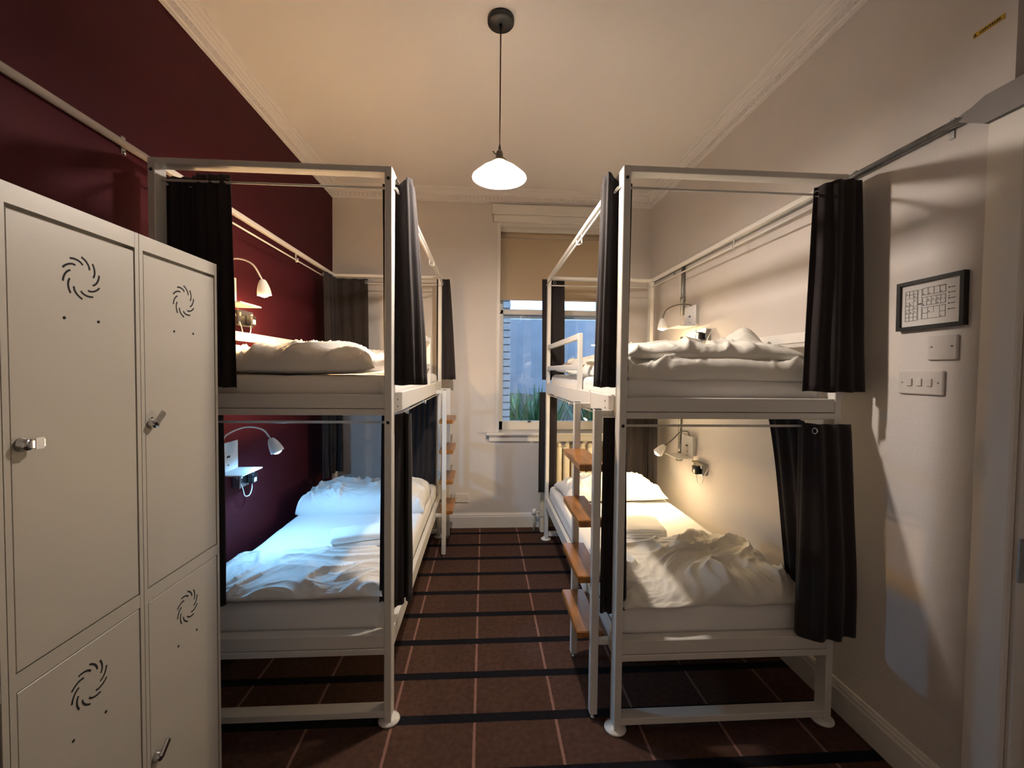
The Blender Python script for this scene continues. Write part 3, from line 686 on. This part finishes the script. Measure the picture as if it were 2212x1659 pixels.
# ------------------------------------------------------------------ pendant lamp
PX, PY = .060, 1.955
p = thing('pendant_lamp', 'lit pendant lamp with shallow opal glass shade on a brown cord', 'lamp', (PX, PY, ZC))
lathe('ceiling_rose', BLACK, p, [(0, 0), (.058, 0), (.058, -.020), (.054, -.026), (0, -.026)], None, 40)
lathe('cord_grip', BLACK, p, [(0, -.026), (.007, -.026), (.006, -.05), (0, -.05)], None, 16)
tube('cord', CORD, p, [(0, 0, -.03), (0, 0, -.56)], .003, 8)
lathe('cord_sleeve', CORD, p, [(0, -.545), (.0035, -.545), (.006, -.56), (.006, -.572), (0, -.572)], None, 16)
h_ = lathe('lamp_holder', BRASSD, p, [(0, -.568), (.008, -.568), (.014, -.576), (.0165, -.588), (.0165, -.606), (.030, -.611), (.030, -.622), (.0, -.622)], None, 24)
tube('turn_switch', BRASSD, h_, [(-.013, 0, -.588), (-.028, -.003, -.580)], [.003, .003], 8); lathe('switch_knob', BRASSD, h_, [(0, 0), (.006, 0), (.006, .006), (0, .006)], align((-.026, -.003, -.581), (-1, -.1, .5)), 12)
zs = -.690
sh = [(.026, zs+.078), (.028, zs+.066), (.046, zs+.056), (.078, zs+.036), (.104, zs+.014), (.119, zs), (.1205, zs-.001), (.1195, zs+.004), (.104, zs+.018), (.078, zs+.040), (.046, zs+.060), (.031, zs+.069), (.029, zs+.078)]
lathe('glass_shade', OPAL, p, sh, None, 56, True)
BULB = emit('pendant_bulb_glow', PENDANT_COL, PENDANT_STR)
lathe('bulb', BULB, p, [(0, zs+.066), (.013, zs+.064), (.015, zs+.050), (.028, zs+.030), (.032, zs+.012), (.027, zs-.006), (.014, zs-.018), (0, zs-.021)], None, 28)

# ------------------------------------------------------------------ lockers
K = .84
def lz(z): return CAMH+(z-CAMH)*K
LKX = -.955*K; LKD = .44; LKW = .295
def locker_door(parent, z0, z1, vent_z, hole_z, lock_z, kind):
    """door in local coordinates: front plane x = 0, y 0..LKW"""
    d_ = box('door', LOCKER, parent, -.016, -.0012, .0125, LKW-.0125, z0, z1, .002)
    bm = bmesh.new(); cy = LKW/2+.004
    a0 = 0
    prof = []
    L_ = []
    for k in range(6):
        f_ = k/5; ang = -.42+f_*.74; r = .0262+.0155*f_**.85
        L_.append((r*math.cos(ang), r*math.sin(ang)))
    ring = []
    for i, (yy, zz) in enumerate(L_):
        q = L_[min(5, i+1)]; q0 = L_[max(0, i-1)]; tx, tz = q[0]-q0[0], q[1]-q0[1]; l_ = math.hypot(tx, tz); nx, nz = -tz/l_*.0019, tx/l_*.0019
        ring.append([bm.verts.new((xx, yy+sg*nx, zz+sg*nz)) for xx, sg in ((-.003, -1), (-.0009, -1), (-.0009, 1), (-.003, 1))])
    for a, b_ in zip(ring[:-1], ring[1:]):
        for k in range(4): bm.faces.new((a[k], a[(k+1) % 4], b_[(k+1) % 4], b_[k]))
    bm.faces.new(ring[0]); bm.faces.new(ring[-1][::-1])
    first = finish('vent_slot', bm, HOLE, d_)
    for k in range(10):
        M = Matrix.Translation((0, cy, vent_z)) @ Matrix.Rotation(k*2*PI/10, 4, 'X')
        if k == 0: first.matrix_local = M
        else: share('vent_slot', first.data, d_, M)
    for yy in (cy-.038, cy+.036):
        lathe('hole', HOLE, d_, [(0, 0), (.003, 0), (.003, .0007), (0, .0007)], Matrix.Translation((-.0012, yy, hole_z)) @ Matrix.Rotation(PI/2, 4, 'Y'), 10)
    M = Matrix.Translation((-.0012, .030, lock_z)) @ Matrix.Rotation(PI/2, 4, 'Y')
    lk = lathe('lock', CHROME, d_, [(0, 0), (.0125, 0), (.0125, .004), (.0105, .010), (.0105, .013), (0, .013)], M, 20)
    return d_, lk
def locker(label, y0, hasps):
    t = thing('locker', label, 'locker', (LKX, y0, 0), 0, 'tall grey lockers'); zt = lz(1.747)
    e = .0004
    zs0, zs1 = lz(.742), lz(.706)
    boxes('body', LOCKER, t, [(-LKD, -.0165, e, LKW-e, .004, zt), (-.018, 0, e, .011, .004, zt), (-.018, 0, LKW-.011, LKW-e, .004, zt),
        (-.018, -.0003, .009, LKW-.009, lz(1.705), zt), (-.018, -.0005, .009, LKW-.009, zs1, zs0), (-.018, -.0005, .009, LKW-.009, .004, .03)])
    du, l1 = locker_door(t, zs0+.0022, lz(1.7)-.0035, lz(1.589), lz(1.490), lz(1.216), 0)
    dl, l2 = locker_door(t, .032, zs1-.0022, lz(.602), lz(.499), lz(.232), 0)
    for dd, z, k in ((du, lz(1.216), hasps[0]), (dl, lz(.232), hasps[1])):
        if k == 'tape':
            box('hasp', CHROME, dd, .010, .016, .030, .056, z-.0085, z+.0085, .002); box('tape', WHITEP, dd, .0162, .0168, .037, .052, z-.0095, z+.0095); box('tape', WHITEP, dd, .0005, .0012, .054, .068, z-.008, z+.008)
        else:
            bm = bmesh.new(); add_box(bm, .010, .018, 0, .040, -.0085, .0085, .003)
            o_ = finish('hasp', bm, CHROME, dd); o_.location = (0, .024, z); o_.rotation_euler = (.75, 0, 0)
    return t
Y2 = 1.629*K-LKW
locker('tall grey two door locker standing beside the bunk', Y2, ('latch', 'latch'))
locker('tall grey two door locker with white tape on its lock', Y2-LKW-.001, ('tape', 'latch'))
locker('tall grey locker of which only one edge shows beside the taped locker', Y2-2*LKW-.002, ('latch', 'latch'))

# ------------------------------------------------------------------ right wall: plan, plates, label
def rw(y, z): return (XR, y, z)
fr = thing('framed_plan', 'black framed floor plan hung above the light switches', 'picture frame', rw(1.342, 1.615)); fr.rotation_euler = (-.012, 0, 0)
FW, FH, FB = .108, .083, .012
boxes('frame', BLACK, fr, [(-.018, 0, -FW, FW, FH-FB, FH), (-.018, 0, -FW, FW, -FH, -FH+FB), (-.018, 0, -FW, -FW+FB, -FH+FB, FH-FB), (-.018, 0, FW-FB, FW, -FH+FB, FH-FB)])
box('sheet', PAPER, fr, -.010, -.002, -FW+FB, FW-FB, -FH+FB, FH-FB)
bm = bmesh.new(); xq0, xq1 = -.0106, -.0099
def ink(y0, y1, z0, z1): add_box(bm, xq0, xq1, min(-y0, -y1), max(-y0, -y1), z0, z1)   # page left is +y
lw = .0006
def rect(y0, y1, z0, z1, w_=lw):
    ink(y0, y1, z0, z0+w_); ink(y0, y1, z1-w_, z1); ink(y0, y0+w_, z0, z1); ink(y1-w_, y1, z0, z1)
random.seed(3)
for (a0, a1, b0, b1, nx, nz) in ((-.082, -.040, -.052, .050, 3, 8), (-.024, .050, -.050, -.012, 4, 2), (-.024, .050, -.006, .022, 5, 2), (-.024, .050, .028, .052, 4, 1)):
    rect(a0, a1, b0, b1, .0011)
    for i in range(nx):
        for j in range(nz):
            ya, yb = a0+(a1-a0)*i/nx, a0+(a1-a0)*(i+1)/nx; za, zb = b0+(b1-b0)*j/nz, b0+(b1-b0)*(j+1)/nz
            if random.random() < .85: rect(ya, yb, za, zb)
            if random.random() < .4: ink(ya+.003, ya+.006, za+.003, za+.006)
rect(-.038, -.026, -.05, .05); ink(-.038, -.026, .0, .004)
for z in (-.03, -.012, .004, .022, .038): ink(.058, .062, z, z+.004); ink(.065, .078, z+.001, z+.003)
finish('plan_lines', bm, INK, fr)
PGLASS = mat('picture_glass_red', (.35, .05, .04), .6)
boxes('plan_marks', PGLASS, fr, [(-.0108, -.0099, -.048, -.026, .0495, .0505), (-.0108, -.0099, -.0615, -.0585, .012, .0145)])
bp_ = thing('blank_plate', 'white blank square plate under the framed plan', 'plate', rw(1.300, 1.467))
box('plate', PLATE, bp_, -.009, 0, -.046, .046, -.039, .039, .003)
for s in (-1, 1): lathe('screw', GALV, bp_, [(0, 0), (.0032, 0), (.0028, .0015), (0, .0015)], Matrix.Translation((-.009, s*.031, .004)) @ Matrix.Rotation(-PI/2, 4, 'Y'), 10)
sw = thing('light_switch', 'white triple rocker light switch below the blank plate', 'switch', rw(1.366, 1.354))
box('plate', PLATE, sw, -.009, 0, -.075, .075, -.040, .040, .003)
for k in (-1, 0, 1): box('rocker', PLATE, sw, -.013, -.008, k*.033-.0085, k*.033+.0085, -.012, .014, .0015)
for s in (-1, 1): lathe('screw', GALV, sw, [(0, 0), (.003, 0), (.0026, .0015), (0, .0015)], Matrix.Translation((-.009, s*.060, 0)) @ Matrix.Rotation(-PI/2, 4, 'Y'), 10)
lb = thing('warning_label', 'yellow strip label stuck high on the cream wall', 'label', rw(1.212, 2.398))
box('strip', YEL, lb, -.0015, 0, -.040, .040, -.0075, .0075)
bm = bmesh.new()
v = [bm.verts.new((-.0018, .034+dy, dz)) for dy, dz in ((-.005, -.005), (.005, -.005), (0, .005))]; bm.faces.new(v)
for i in range(9):
    y = .02-i*.006; add_box(bm, -.0019, -.0015, y-.002, y+.002, -.003, .002+.001*(i % 3))
finish('print', bm, INK, lb)

# ------------------------------------------------------------------ radiator
rd = thing('radiator', 'cream column radiator under the window', 'radiator', (.47, 3.70, 0))
bm = bmesh.new()
for yy in (-.035, .035):
    add_box(bm, -.026, .026, yy-.022, yy+.022, .13, .735, .014, 3)
add_box(bm, -.018, .018, -.03, .03, .15, .19, .008, 2); add_box(bm, -.018, .018, -.03, .03, .69, .73, .008, 2)
add_lathe(bm, [(0, -.024), (.014, -.020), (.023, -.008), (.023, .008), (.014, .020), (0, .024)], Matrix.Translation((0, -.035, .745)), 16)
s0 = finish('section', bm, RADI, rd, True); s0.location.x = .035
for i in range(1, 10): share('section', s0.data, rd, Matrix.Translation((.035+i*.068, 0, 0)))
for x in (.035, .035+9*.068): box('foot', RADI, rd, x-.016, x+.016, -.05, .05, 0, .135, .004)
tube('pipe', RADI, rd, [(-.03, 0, 0), (-.03, 0, .12), (-.028, 0, .155), (.02, 0, .165)], .010, 10)
lathe('valve', WHITEP, rd, [(0, 0), (.018, 0), (.020, .03), (.016, .05), (0, .05)], Matrix.Translation((-.03, 0, .14)), 16)
tube('top_connector', RADI, rd, [(.0, 0, .715), (.70, 0, .715)], .014, 10)
